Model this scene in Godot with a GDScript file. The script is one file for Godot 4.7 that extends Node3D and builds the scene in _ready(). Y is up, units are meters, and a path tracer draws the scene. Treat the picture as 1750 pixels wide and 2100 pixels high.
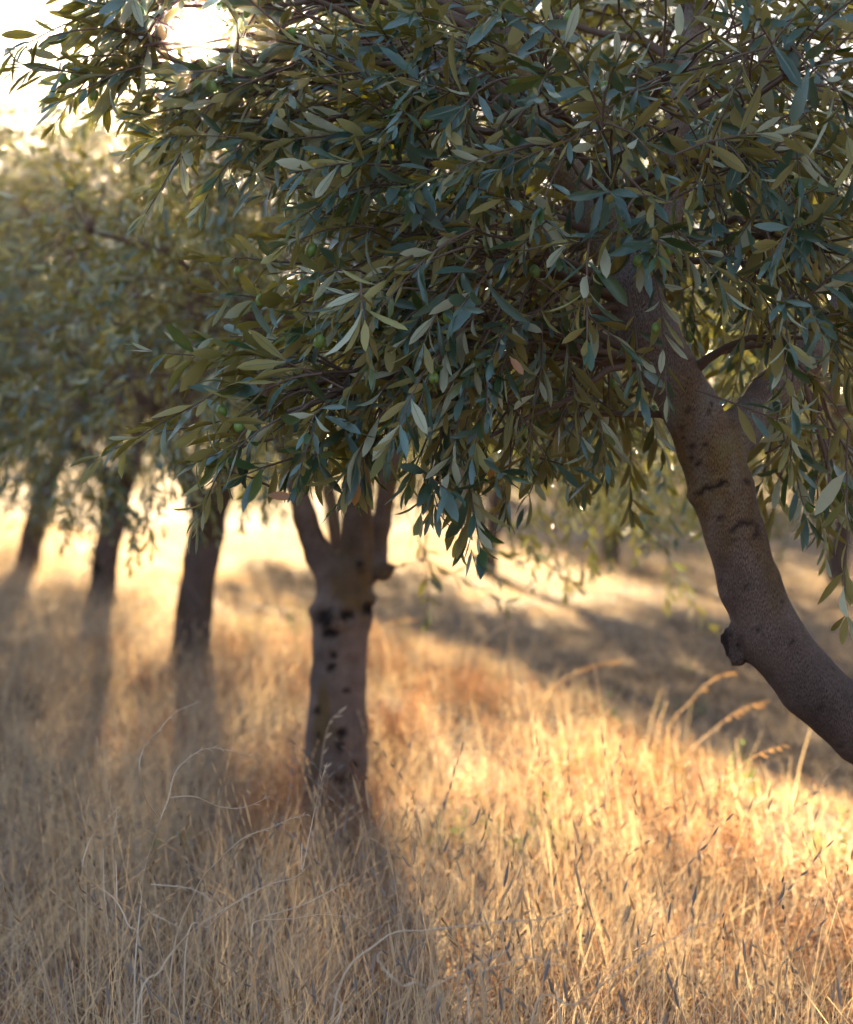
extends Node3D
# An olive grove at sunset: a near tree on the right, a row of trees going away to the left, dry grass.

const F := 4941.0                    # focal length in units of a 1750 x 2100 picture
const PITCH := 0.03237
const EYE := Vector3(0, 1.05, 0)
var rng := RandomNumberGenerator.new()
var nz := FastNoiseLite.new()
var nz2 := FastNoiseLite.new()
var tops := []                       # leaf materials, upper side
var downs := []                      # leaf materials, lower side
var bark: StandardMaterial3D
var twig_mat: StandardMaterial3D
var olive_mat: StandardMaterial3D
var vein: StandardMaterial3D
var straw := []
var used := {}
var shapes := {}
var sun_dir := Vector3()
var has_gap := false
var gap_root := Vector3()

# ---------------------------------------------------------------- helpers
func look_dir(x: float, y: float) -> Vector3:
	var d := Vector3((x - 875.0) / F, (1050.0 - y) / F, -1.0)
	return d.rotated(Vector3.RIGHT, -PITCH)

func at(x: float, y: float, z: float) -> Vector3:
	var d := look_dir(x, y)
	return EYE + d * (z / -d.z)

func rnd(a: float, b: float) -> float:
	return rng.randf_range(a, b)

func rdir() -> Vector3:
	var z := rnd(-1, 1)
	var a := rnd(0, TAU)
	var r := sqrt(1.0 - z * z)
	return Vector3(r * cos(a), z, r * sin(a))

func rball() -> Vector3:
	return rdir() * pow(rng.randf(), 1.0 / 3.0)

func numbered(called: String) -> String:
	var n: int = used.get(called, 0)
	used[called] = n + 1
	return called if n == 0 else "%s_%03d" % [called, n]

func thing(called: String, label: String, category: String, where: Vector3, group := "") -> Node3D:
	var o := Node3D.new()
	o.name = numbered(called)
	add_child(o)
	o.position = where
	tag(o, label, category, group)
	return o

func tag(o: Node3D, label: String, category: String, group := "", kind := "") -> void:
	o.set_meta("label", label)
	if category: o.set_meta("category", category)
	if group: o.set_meta("group", group)
	if kind: o.set_meta("kind", kind)

func part(called: String, mesh: Mesh, parent: Node3D, xf := Transform3D()) -> MeshInstance3D:
	var o := MeshInstance3D.new()
	o.mesh = mesh
	o.name = called
	o.transform = xf
	parent.add_child(o, true)
	return o

func top_mesh(called: String, mesh: Mesh) -> MeshInstance3D:
	var o := MeshInstance3D.new()
	o.mesh = mesh
	o.name = numbered(called)
	add_child(o)
	return o

func mat(c: Color, rough := 0.8, back := Color.BLACK, spec := 0.5) -> StandardMaterial3D:
	var m := StandardMaterial3D.new()
	m.albedo_color = c.linear_to_srgb()
	m.roughness = rough
	m.metallic_specular = spec
	m.cull_mode = BaseMaterial3D.CULL_DISABLED
	if back != Color.BLACK:
		m.backlight_enabled = true
		m.backlight = back.linear_to_srgb()
	return m

class Buf:
	var v := PackedVector3Array()
	var n := PackedVector3Array()
	var c := PackedColorArray()
	var i := PackedInt32Array()
	func into(mesh: ArrayMesh, m: Material) -> void:
		if i.is_empty():
			return
		var a := []
		a.resize(Mesh.ARRAY_MAX)
		a[Mesh.ARRAY_VERTEX] = v
		a[Mesh.ARRAY_NORMAL] = n
		if c.size() == v.size():
			a[Mesh.ARRAY_COLOR] = c
		a[Mesh.ARRAY_INDEX] = i
		mesh.add_surface_from_arrays(Mesh.PRIMITIVE_TRIANGLES, a)
		mesh.surface_set_material(mesh.get_surface_count() - 1, m)

func commit(b: Buf, m: Material) -> ArrayMesh:
	var mesh := ArrayMesh.new()
	b.into(mesh, m)
	return mesh

# a tube through points; radii one for each point
func tube(b: Buf, pts: PackedVector3Array, radii: PackedFloat32Array, sides := 6, wob := 0.0) -> void:
	var base := b.v.size()
	var t := (pts[1] - pts[0]).normalized()
	var u := t.cross(Vector3.UP if absf(t.y) < 0.9 else Vector3.RIGHT).normalized()
	for k in pts.size():
		if k > 0:
			t = (pts[mini(k + 1, pts.size() - 1)] - pts[k - 1]).normalized()
			u = (u - t * u.dot(t)).normalized()
		var w := t.cross(u)
		for s in sides:
			var a := TAU * s / sides
			var d := u * cos(a) + w * sin(a)
			var r := radii[k]
			if wob > 0.0:
				r *= 1.0 + wob * nz.get_noise_3dv((pts[k] + d * r) * 6.0)
			b.v.append(pts[k] + d * r)
			b.n.append(d)
	for k in pts.size() - 1:
		for s in sides:
			var p := base + k * sides + s
			var q := base + k * sides + (s + 1) % sides
			b.i.append_array([p, p + sides, q, q, p + sides, q + sides])

func smooth_path(pts: PackedVector3Array, radii: PackedFloat32Array, each: int) -> Array:
	var p := PackedVector3Array()
	var r := PackedFloat32Array()
	var n := pts.size()
	for k in n - 1:
		for s in each:
			var f := float(s) / each
			p.append(pts[k].cubic_interpolate(pts[k + 1], pts[maxi(k - 1, 0)], pts[mini(k + 2, n - 1)], f))
			r.append(lerpf(radii[k], radii[k + 1], f))
	p.append(pts[n - 1])
	r.append(radii[n - 1])
	return [p, r]

# ---------------------------------------------------------------- smooth joined wood: surface nets over tapered capsules
# bones: [a, b, ra, rb]; dents: [p, r, depth]; paint: Callable(p) -> Color
func wood(bones: Array, dents: Array, cell: float, k: float, rough: float, paint: Callable) -> ArrayMesh:
	var val := {}
	var lo := Vector3(1e9, 1e9, 1e9)
	for bn in bones:
		var r: float = maxf(bn[2], bn[3])
		lo = lo.min((bn[0] as Vector3).min(bn[1]) - Vector3.ONE * (r + cell * 6.0))
	var S := 2048
	for bn in bones:
		var a: Vector3 = bn[0]
		var b: Vector3 = bn[1]
		var R: float = maxf(bn[2], bn[3]) + cell * 2.5 + k * 0.6
		var p0 := ((a.min(b) - Vector3.ONE * R - lo) / cell).floor()
		var p1 := ((a.max(b) + Vector3.ONE * R - lo) / cell).ceil()
		var mid := (a + b) * 0.5
		var reach := a.distance_to(b) * 0.5 + R
		var near := []
		for o in bones:
			var oa: Vector3 = o[0]
			var ob: Vector3 = o[1]
			var rr: float = maxf(o[2], o[3])
			if ((oa + ob) * 0.5).distance_to(mid) < reach + oa.distance_to(ob) * 0.5 + rr + k + cell:
				near.append(o)
		var nd := []
		for o in dents:
			if (o[0] as Vector3).distance_to(mid) < reach + o[1] * 2.0:
				nd.append(o)
		for x in range(int(p0.x), int(p1.x) + 1):
			for y in range(int(p0.y), int(p1.y) + 1):
				for z in range(int(p0.z), int(p1.z) + 1):
					var key := (x * S + y) * S + z
					if val.has(key):
						continue
					var p := lo + Vector3(x, y, z) * cell
					var own := seg(p, bn)
					if own > R - maxf(bn[2], bn[3]) + 0.0:
						continue
					var d := 1e9
					for o in near:
						var e := seg(p, o)
						if d > 1e8:
							d = e
						else:
							var h := maxf(k - absf(d - e), 0.0) / k
							d = minf(d, e) - h * h * k * 0.25
					d += rough * (nz.get_noise_3dv(p * 9.0) + 0.45 * nz.get_noise_3dv(p * 30.0))
					for o in nd:
						var q: float = p.distance_to(o[0]) / o[1]
						if q < 2.0:
							d += o[2] * (exp(-q * q * 1.6) - 0.4 * exp(-pow((q - 1.35) / 0.35, 2.0)))
					val[key] = d
	var b2 := Buf.new()
	var id := {}
	var offs := [0, S * S, S, S * S + S, 1, S * S + 1, S + 1, S * S + S + 1]
	var edges := [[0, 1], [2, 3], [4, 5], [6, 7], [0, 2], [1, 3], [4, 6], [5, 7], [0, 4], [1, 5], [2, 6], [3, 7]]
	var corner := []
	for q in 8:
		corner.append(Vector3(q & 1, (q >> 1) & 1, (q >> 2) & 1))
	for key in val:
		var v8 := []
		var neg := 0
		var ok := true
		for o in offs:
			var w = val.get(key + o)
			if w == null:
				ok = false
				break
			v8.append(w)
			if w < 0.0: neg += 1
		if not ok or neg == 0 or neg == 8:
			continue
		var sum := Vector3()
		var cnt := 0
		for e in edges:
			var va: float = v8[e[0]]
			var vb: float = v8[e[1]]
			if (va < 0.0) != (vb < 0.0):
				sum += (corner[e[0]] as Vector3).lerp(corner[e[1]], va / (va - vb))
				cnt += 1
		var g := Vector3(v8[1] + v8[3] + v8[5] + v8[7] - v8[0] - v8[2] - v8[4] - v8[6], v8[2] + v8[3] + v8[6] + v8[7] - v8[0] - v8[1] - v8[4] - v8[5], v8[4] + v8[5] + v8[6] + v8[7] - v8[0] - v8[1] - v8[2] - v8[3])
		var z: int = key % S
		var y: int = (key / S) % S
		var x: int = key / (S * S)
		var p := lo + (Vector3(x, y, z) + sum / cnt) * cell
		id[key] = b2.v.size()
		b2.v.append(p)
		b2.n.append(g.normalized())
		b2.c.append(paint.call(p))
	var axes := [[S * S, S, 1], [S, 1, S * S], [1, S * S, S]]
	for key in id:
		var va: float = val[key]
		for ax in axes:
			var w = val.get(key + ax[0])
			if w == null or (va < 0.0) == (w < 0.0):
				continue
			var k1: int = key - ax[1]
			var k2: int = key - ax[2]
			var k3: int = key - ax[1] - ax[2]
			if not (id.has(k1) and id.has(k2) and id.has(k3)):
				continue
			var i0: int = id[key]
			var i1: int = id[k1]
			var i2: int = id[k3]
			var i3: int = id[k2]
			if va < 0.0:
				b2.i.append_array([i0, i2, i1, i0, i3, i2])
			else:
				b2.i.append_array([i0, i1, i2, i0, i2, i3])
	return commit(b2, bark)

func seg(p: Vector3, bn: Array) -> float:
	var a: Vector3 = bn[0]
	var ab: Vector3 = bn[1] - a
	var t := clampf((p - a).dot(ab) / maxf(ab.length_squared(), 1e-9), 0.0, 1.0)
	return p.distance_to(a + ab * t) - lerpf(bn[2], bn[3], t)

func bones_of(pts: PackedVector3Array, radii: PackedFloat32Array) -> Array:
	var out := []
	for k in pts.size() - 1:
		out.append([pts[k], pts[k + 1], radii[k], radii[k + 1]])
	return out

# ---------------------------------------------------------------- leaves
# Y along the leaf (length 1), X across, Z the upper side
func leaf_sheet(shape: int, lod: int, side: int) -> Array:
	var ts: Array = [0.0, 0.09, 0.3, 0.58, 0.84, 1.0] if lod == 0 else [0.0, 0.3, 0.72, 1.0]
	var ws: Array = [[0.014, 0.02, 0.08, 0.108, 0.07, 0.0], [0.014, 0.024, 0.11, 0.135, 0.085, 0.0], [0.014, 0.018, 0.066, 0.112, 0.1, 0.0]][shape] if lod == 0 else [0.02, 0.11, 0.11, 0.0]
	var fold: float = [0.32, 0.18, 0.45][shape]
	var curl: float = [0.16, -0.1, 0.32][shape]
	var twist: float = [0.3, -0.5, 0.15][shape]
	var v := PackedVector3Array()
	var n := PackedVector3Array()
	var idx := PackedInt32Array()
	var cols := [-1.0, 0.0, 1.0] if lod == 0 else [-1.0, 1.0]
	var nc := cols.size()
	for r in ts.size():
		var t: float = ts[r]
		var w: float = ws[r]
		var tip := r == ts.size() - 1
		for cx in cols:
			if tip and cx != cols[0]:
				continue
			var x: float = 0.0 if tip else cx * w
			var z: float = fold * absf(x) - curl * t * t
			z += side * (0.0035 if cx == 0.0 or lod == 1 else 0.001)
			var a := twist * t
			v.append(Vector3(x * cos(a) - z * sin(a), t, z * cos(a) + x * sin(a)))
			var nn := Vector3(-fold * signf(cx) if not tip else 0.0, 2.0 * curl * t, 1.0).normalized()
			n.append(nn.rotated(Vector3.UP, -a) * side)
	for r in ts.size() - 1:
		for q in nc - 1:
			var a := r * nc + q
			var tri := [a, a + 1, a + nc + 1, a, a + nc + 1, a + nc]
			if r == ts.size() - 2:
				tri = [a, a + 1, (r + 1) * nc]
			for j in range(0, tri.size(), 3):
				if side > 0:
					idx.append_array([tri[j], tri[j + 2], tri[j + 1]])
				else:
					idx.append_array([tri[j], tri[j + 1], tri[j + 2]])
	return [v, n, idx]

func sheet(shape: int, lod: int, side: int) -> Array:
	var key := "%d %d %d" % [shape, lod, side]
	if not shapes.has(key):
		shapes[key] = leaf_sheet(shape, lod, side)
	return shapes[key]

class Leaves:
	var xf: Array[Transform3D] = []
	var kind := PackedInt32Array()     # colour variant * 3 + shape
	var lod := PackedByteArray()
	var skip := {}
	var twigs := Buf.new()
	var olives: Array[Transform3D] = []

func foliage_mesh(L: Leaves) -> ArrayMesh:
	var nv := tops.size()
	var bt := []
	var bd := []
	for k in nv:
		bt.append(Buf.new())
		bd.append(Buf.new())
	for j in L.xf.size():
		if L.skip.has(j):
			continue
		var k: int = L.kind[j] / 3
		var x := L.xf[j]
		var nb := Transform3D(x.basis.orthonormalized(), Vector3.ZERO)
		for side in [1, -1]:
			var sh: Array = sheet(L.kind[j] % 3, L.lod[j], side)
			var b: Buf = bt[k] if side > 0 else bd[k]
			var base := b.v.size()
			b.v.append_array(x * (sh[0] as PackedVector3Array))
			b.n.append_array(nb * (sh[1] as PackedVector3Array))
			var src: PackedInt32Array = sh[2]
			var at0 := b.i.size()
			b.i.resize(at0 + src.size())
			for q in src.size():
				b.i[at0 + q] = src[q] + base
	var mesh := ArrayMesh.new()
	for k in nv:
		(bt[k] as Buf).into(mesh, tops[k])
		(bd[k] as Buf).into(mesh, downs[k])
	return mesh

func one_leaf_mesh(kind: int) -> ArrayMesh:
	var key := "leaf %d" % kind
	if not shapes.has(key):
		var mesh := ArrayMesh.new()
		for side in [1, -1]:
			var sh: Array = sheet(kind % 3, 0, side)
			var b := Buf.new()
			b.v = sh[0]
			b.n = sh[1]
			b.i = sh[2]
			b.into(mesh, tops[kind / 3] if side > 0 else downs[kind / 3])
			# the midrib, a fine raised line
			var rib := Buf.new()
			for r in 5:
				var q: Vector3 = b.v[r * 3 + 1] + Vector3(0, 0, side * 0.004)
				var w := 0.013 * (1.0 - 0.17 * r)
				rib.v.append(q - Vector3(w, 0, 0))
				rib.v.append(q + Vector3(w, 0, 0))
				rib.n.append(b.n[r * 3 + 1])
				rib.n.append(b.n[r * 3 + 1])
				if r < 4:
					var a := r * 2
					rib.i.append_array([a, a + 2, a + 1, a + 1, a + 2, a + 3] if side > 0 else [a, a + 1, a + 2, a + 1, a + 3, a + 2])
			rib.into(mesh, vein)
		shapes[key] = mesh
	return shapes[key]

func pick_kind(warm := 0.0) -> int:
	var u := rng.randf()
	var k := 0
	if u < 0.25: k = 0
	elif u < 0.51: k = 1
	elif u < 0.68: k = 2
	elif u < 0.93: k = 3
	elif u < 0.98: k = 4
	else: k = 5
	return k * 3 + rng.randi() % 3

func add_leaf(L: Leaves, p: Vector3, dir: Vector3, up: Vector3, size: float, lod: int) -> void:
	var y := dir.normalized()
	var z := (up - y * up.dot(y))
	if z.length() < 0.05:
		z = y.cross(Vector3(0.3, 0.2, 0.9))
	z = z.normalized()
	var x := y.cross(z)
	L.xf.append(Transform3D(Basis(x * size * rnd(0.66, 1.12), y * size, z * size), p))
	L.kind.append(pick_kind())
	L.lod.append(lod)

# a leafy shoot
func spray(L: Leaves, p: Vector3, dir: Vector3, length: float, droop: float, size: float, lod: int, olives := 0.0, gap := 0.021) -> Vector3:
	dir = dir.normalized()
	var side := dir.cross(rdir()).normalized()
	var pts := PackedVector3Array([p])
	var n := int(length / gap)
	for k in n:
		dir = (dir + Vector3.DOWN * droop * gap * 4.0 + rdir() * 0.09).normalized()
		p = round_gap(p + dir * gap)
		pts.append(p)
		var f := float(k) / n
		side = dir.cross(side.rotated(dir, rnd(0.2, 0.5))).normalized()
		side = (side - dir * side.dot(dir)).normalized()
		if f < 0.1 or rng.randf() < 0.06:
			continue
		var big := size * (1.0 - 0.45 * f * f) * rnd(0.62, 1.2)
		for s in [1.0, -1.0]:
			if rng.randf() < 0.1:
				continue
			var open := rnd(0.55, 1.15) * (1.0 - 0.4 * f)
			var ld: Vector3 = dir * cos(open) + side * s * sin(open) + Vector3.DOWN * rnd(0.0, 0.3) + rdir() * 0.26
			add_leaf(L, p + side * s * 0.001, ld, dir * 0.6 + Vector3.UP * 0.32 + Vector3(0, 0, -0.32) + rdir() * 0.8, big, lod)
		if olives > 0.0 and f > 0.1 and f < 0.8 and rng.randf() < olives:
			var op := p + side * 0.012 + Vector3.DOWN * rnd(0.014, 0.022)
			L.olives.append(Transform3D(Basis.from_euler(Vector3(rnd(-0.4, 0.4), 0, rnd(-0.4, 0.4))).scaled(Vector3.ONE * rnd(0.8, 1.1)), op))
			tube(L.twigs, PackedVector3Array([p, p + side * 0.01, op + Vector3.UP * 0.008]), PackedFloat32Array([0.0006, 0.0006, 0.0005]), 4)
	for s in 2:
		add_leaf(L, p, dir + side * (s - 0.5) * 0.5, dir * 0.3 + Vector3.UP + rdir() * 0.4, size * rnd(0.5, 0.7), lod)
	var thin := PackedVector3Array()
	var rr := PackedFloat32Array()
	for k in range(0, pts.size(), 2 if lod == 0 else 4):
		thin.append(pts[k])
		rr.append(lerpf(0.0019, 0.0007, float(k) / pts.size()))
	if thin.size() > 1:
		tube(L.twigs, thin, rr, 5 if lod == 0 else 3)
	return p

# a branch from a to b that leaves along lead, with sag
func bough(b: Buf, a: Vector3, lead: Vector3, c: Vector3, r0: float, r1: float, sides := 6) -> PackedVector3Array:
	var d := a.distance_to(c)
	var m1 := a + lead.normalized() * d * 0.35
	var m2 := c + (a - c) * 0.3 + Vector3.UP * d * 0.08
	var pts := PackedVector3Array()
	var rr := PackedFloat32Array()
	var n := maxi(5, int(d / 0.05))
	for k in n + 1:
		var f := float(k) / n
		var w := Vector3(nz.get_noise_2d(f * 40.0 + a.x * 90.0, a.y * 50.0), nz.get_noise_2d(f * 40.0 + 300.0, a.z * 50.0), nz.get_noise_2d(f * 40.0 + 700.0, c.x * 50.0)) * d * 0.06 * sin(f * PI)
		pts.append(round_gap(a.bezier_interpolate(m1, m2, c, f) + w))
		rr.append(lerpf(r0, r1, sqrt(f)))
	tube(b, pts, rr, sides)
	return pts

# wood grows round the opening through which the sun shines
func round_gap(p: Vector3) -> Vector3:
	if not has_gap: return p
	var v := p + gap_root - EYE
	var along := v.dot(sun_dir)
	var off := v - sun_dir * along
	var most := along * 0.016
	if along < 0.0 or off.length() >= most: return p
	return p + off.normalized() * (most - off.length())

func nearest(pts: PackedVector3Array, p: Vector3) -> int:
	var best := 0
	for k in pts.size():
		if pts[k].distance_squared_to(p) < pts[best].distance_squared_to(p):
			best = k
	return best

# the leaves that show largest, as parts of their own; the rest stays in one mesh
func single_leaves(L: Leaves, tree: Node3D, most: int, called := "leaf") -> void:
	var owner_of := {}
	var depth := {}
	for j in L.xf.size():
		var x := tree.position + L.xf[j].origin
		var y := L.xf[j].basis.y
		for f in [0.15, 0.4, 0.65, 0.9]:
			var q: Vector3 = (x + y * f - EYE).rotated(Vector3.RIGHT, PITCH)
			if q.z > -0.5: continue
			var cx := int(floor((875.0 - q.x / q.z * F) / 14.0))
			var cy := int(floor((1050.0 + q.y / q.z * F) / 14.0))
			if cx < 0 or cy < 0 or cx >= 125 or cy >= 150: continue
			var key := cy * 200 + cx
			if not depth.has(key) or depth[key] > -q.z:
				depth[key] = -q.z
				owner_of[key] = j
	var count := {}
	for key in owner_of:
		count[owner_of[key]] = count.get(owner_of[key], 0) + 1
	var ids := count.keys()
	ids.sort_custom(func(a, b): return count[a] > count[b] or (count[a] == count[b] and a < b))
	for k in mini(most, ids.size()):
		var j: int = ids[k]
		L.skip[j] = true
		part(called, one_leaf_mesh(L.kind[j]), tree, L.xf[j])

# ---------------------------------------------------------------- terrain
func row_x(d: float) -> float:
	return -0.23 - 0.2 * (d - 6.2) - 0.003 * (d - 6.2) * (d - 6.2)

func ground_y(x: float, z: float) -> float:
	var d := -z
	var h := 0.03 * nz.get_noise_2d(x * 1.3, z * 1.3) + 0.05 * nz.get_noise_2d(x * 0.25 + 50.0, z * 0.25)
	var off := x - row_x(clampf(d, -5.0, 40.0))
	h += 0.07 * (1.0 - smoothstep(0.8, 1.9, absf(off + 0.1))) - 0.03
	h -= 0.2 * smoothstep(1.35, 2.1, off + 0.2 * nz.get_noise_2d(x, z)) * (1.0 - smoothstep(25.0, 40.0, d))
	h += 9.0 * smoothstep(34.0, 150.0, d) + 0.6 * smoothstep(40.0, 60.0, d) * nz.get_noise_2d(x * 0.06, z * 0.06)
	return h

func ground() -> void:
	var xs := PackedFloat32Array()
	var zs := PackedFloat32Array()
	for k in range(-70, 71):
		var f := k / 70.0
		xs.append(f * 9.0 + signf(f) * pow(absf(f), 4.0) * 390.0)
	for k in 150:
		var f := k / 149.0
		zs.append(9.0 - f * 30.0 - pow(f, 4.0) * 500.0)
	var b := Buf.new()
	var nx := xs.size()
	for z in zs:
		for x in xs:
			b.v.append(Vector3(x, ground_y(x, z), z))
			var e := 0.15
			b.n.append(Vector3(ground_y(x - e, z) - ground_y(x + e, z), 2.0 * e, ground_y(x, z - e) - ground_y(x, z + e)).normalized())
	for r in zs.size() - 1:
		for q in nx - 1:
			var a := r * nx + q
			b.i.append_array([a, a + nx, a + 1, a + 1, a + nx, a + nx + 1])
	var m := mat(Color.WHITE, 0.95, Color.BLACK, 0.2)
	m.albedo_texture = noise_tex(0.02, [[0.0, Color(0.20, 0.15, 0.11)], [0.45, Color(0.31, 0.23, 0.16)], [0.75, Color(0.42, 0.32, 0.22)], [1.0, Color(0.54, 0.43, 0.30)]], 512, 11)
	m.detail_enabled = true
	m.detail_blend_mode = BaseMaterial3D.BLEND_MODE_MUL
	m.detail_albedo = noise_tex(0.01, [[0.0, Color(0.62, 0.58, 0.55)], [0.5, Color(0.9, 0.86, 0.8)], [1.0, Color(1, 1, 1)]], 512, 12)
	m.uv1_triplanar = true
	m.uv1_world_triplanar = true
	m.uv1_scale = Vector3.ONE * 0.9
	m.heightmap_enabled = true
	m.heightmap_texture = noise_tex(0.05, [[0.0, Color.BLACK], [1.0, Color.WHITE]], 512, 13)
	m.heightmap_scale = 2.0
	m.detail_enabled = false
	var o := top_mesh("ground", commit(b, m))
	tag(o, "dry brown ground of the orchard under the straw", "", "", "structure")

func noise_tex(freq: float, ramp: Array, size: int, seed_: int, kind := FastNoiseLite.TYPE_SIMPLEX_SMOOTH) -> NoiseTexture2D:
	var n := FastNoiseLite.new()
	n.seed = seed_
	n.frequency = freq
	n.noise_type = kind
	n.fractal_octaves = 5
	var t := NoiseTexture2D.new()
	t.width = size
	t.height = size
	t.seamless = true
	t.noise = n
	var g := Gradient.new()
	g.offsets = PackedFloat32Array(ramp.map(func(a): return a[0]))
	g.colors = PackedColorArray(ramp.map(func(a): return a[1]))
	t.color_ramp = g
	return t

# ---------------------------------------------------------------- grass
func blade(b: Buf, p: Vector3, dir: Vector3, length: float, w: float, bend: Vector3, segs := 3) -> void:
	var side := dir.cross(rdir()).normalized()
	var base := b.v.size()
	var d := dir.normalized()
	var nn := side.cross(d).normalized()
	for k in segs + 1:
		var f := float(k) / segs
		var q := p + d * length * f + bend * length * f * f
		var ww := w * (1.0 - 0.75 * f)
		b.v.append(q - side * ww * 0.5)
		b.v.append(q + side * ww * 0.5)
		b.n.append(nn)
		b.n.append(nn)
	for k in segs:
		var a := base + k * 2
		b.i.append_array([a, a + 2, a + 1, a + 1, a + 2, a + 3])

func spindle(b: Buf, p: Vector3, dir: Vector3, length: float, w: float) -> void:
	var d := dir.normalized()
	tube(b, PackedVector3Array([p, p + d * length * 0.35, p + d * length * 0.7, p + d * length]), PackedFloat32Array([w * 0.2, w * 0.5, w * 0.35, 0.0002]), 4)

func tuft(kind: String, blades: int, radius: float) -> ArrayMesh:
	var bufs := []
	for k in straw.size():
		bufs.append(Buf.new())
	for k in blades:
		var a := rnd(0, TAU)
		var r := radius * sqrt(rng.randf())
		var p := Vector3(cos(a) * r, -0.03, sin(a) * r)
		var lean := rdir()
		lean.y = 0
		if kind == "tall":
			var c: int = [0, 0, 0, 1, 1, 2, 3][rng.randi() % 7]
			var h := rnd(0.1, 0.28) * rnd(0.7, 1.05)
			if rng.randf() < 0.06:
				h = rnd(0.36, 0.5)
			var d := Vector3(0.06, 1, 0) + lean * rnd(0.0, 0.28)
			if rng.randf() < 0.26:
				d = Vector3(0.2, rnd(0.35, 0.9), 0) + lean * rnd(0.5, 0.9)
			if rng.randf() < 0.72:
				var bend := lean * rnd(0, 0.25) + Vector3(0.08, -0.02, 0)
				blade(bufs[c], p, d, h, rnd(0.0011, 0.0021), bend)
				if rng.randf() < 0.3:
					spindle(bufs[c], p + d.normalized() * h + bend * h, d.normalized() + bend * 2.0, rnd(0.015, 0.04), rnd(0.0025, 0.004))
			else:
				blade(bufs[c], p, Vector3.UP + lean * rnd(0.2, 0.7), h * 0.75, rnd(0.002, 0.004), lean * rnd(0.2, 0.6) + Vector3.DOWN * rnd(0.1, 0.5), 4)
		elif kind == "stalk":
			var c: int = [0, 0, 1, 1, 3, 2][rng.randi() % 6]
			var h := rnd(0.26, 0.52)
			var d := Vector3(0.1, 1, 0) + lean * rnd(0.05, 0.65)
			var bend := lean * rnd(0.0, 0.5) + Vector3(0.06, -0.05, 0)
			blade(bufs[c], p, d, h, rnd(0.0013, 0.0021), bend, 4)
			if rng.randf() < 0.4:
				for j in 4:
					spindle(bufs[c], p + d.normalized() * h * (0.86 + 0.045 * j) + bend * h * pow(0.86 + 0.045 * j, 2.0), d.normalized() + bend * 2.0 + rdir() * 0.3, rnd(0.012, 0.022), rnd(0.0025, 0.004))
		elif kind == "short" or kind == "stubble":
			var c: int = [0, 0, 1, 1, 2, 3][rng.randi() % 6] if kind == "short" else [3, 3, 3, 1, 0, 4][rng.randi() % 6]
			var h := rnd(0.04, 0.12)
			if rng.randf() < 0.07:
				h *= 1.9
			blade(bufs[c], p, Vector3.UP + lean * rnd(0.1, 1.1), h, rnd(0.0016, 0.0036), lean * rnd(0.0, 0.6) + Vector3.DOWN * rnd(0.0, 0.4))
		elif kind == "red":
			var h := rnd(0.08, 0.22)
			var d := Vector3.UP + lean * rnd(0.1, 0.4)
			var c: int = 2 if rng.randf() < 0.7 else 4
			blade(bufs[c], p, d, h, rnd(0.0014, 0.0022), lean * 0.1)
			for j in 5:
				var q := p + d.normalized() * h * rnd(0.4, 1.0)
				var e := (Vector3.UP * 0.8 + rdir()).normalized()
				var l := rnd(0.02, 0.07)
				blade(bufs[c], q, e, l, 0.0013, Vector3.ZERO, 1)
				if rng.randf() < 0.45:
					spindle(bufs[4 if rng.randf() < 0.35 else c], q + e * l, e, rnd(0.005, 0.009), rnd(0.003, 0.005))
		elif kind == "green":
			var h := rnd(0.06, 0.22)
			var d := Vector3.UP + lean * rnd(0.1, 0.5)
			blade(bufs[5], p, d, h, 0.0022, lean * 0.1)
			for j in 7:
				var q := p + d.normalized() * h * rnd(0.2, 1.0)
				var e := (Vector3.UP * 0.5 + rdir()).normalized()
				leafy(bufs[5], q, e, rnd(0.018, 0.035))
	var mesh := ArrayMesh.new()
	for k in straw.size():
		(bufs[k] as Buf).into(mesh, straw[k])
	return mesh

func leafy(b: Buf, p: Vector3, d: Vector3, l: float) -> void:
	var s := d.cross(rdir()).normalized() * l * 0.24
	var n := s.cross(d).normalized()
	var a := b.v.size()
	b.v.append_array(PackedVector3Array([p, p + d * l * 0.5 - s, p + d * l * 0.5 + s, p + d * l]))
	for k in 4: b.n.append(n)
	b.i.append_array([a, a + 1, a + 2, a + 2, a + 1, a + 3])

func scatter(called: String, label: String, mesh: Mesh, places: Array[Transform3D]) -> void:
	var mm := MultiMesh.new()
	mm.transform_format = MultiMesh.TRANSFORM_3D
	mm.mesh = mesh
	mm.instance_count = places.size()
	for k in places.size():
		mm.set_instance_transform(k, places[k])
	var o := MultiMeshInstance3D.new()
	o.multimesh = mm
	o.name = numbered(called)
	add_child(o)
	tag(o, label, "grass", "", "stuff")

func grow(d0: float, d1: float, per_m2: float, want: Callable, out: Array[Transform3D], s0 := 0.8, s1 := 1.2) -> void:
	var wide := 0.24 * d1 + 0.7
	var n := int((d1 - d0) * wide * 2.0 * per_m2)
	for k in n:
		var d := rnd(d0, d1)
		var x := rnd(-wide, wide)
		if absf(x) > 0.24 * d + 0.7: continue
		var w: float = want.call(x, d)
		if rng.randf() > w: continue
		var s := rnd(s0, s1) * (0.5 + 0.5 * w)
		out.append(Transform3D(Basis.from_euler(Vector3(0, rnd(-0.5, 0.5) if rng.randf() < 0.5 else rnd(0, TAU), 0)).scaled(Vector3(sqrt(s), s * rnd(0.85, 1.15), sqrt(s))), Vector3(x, ground_y(x, -d), -d)))

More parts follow.
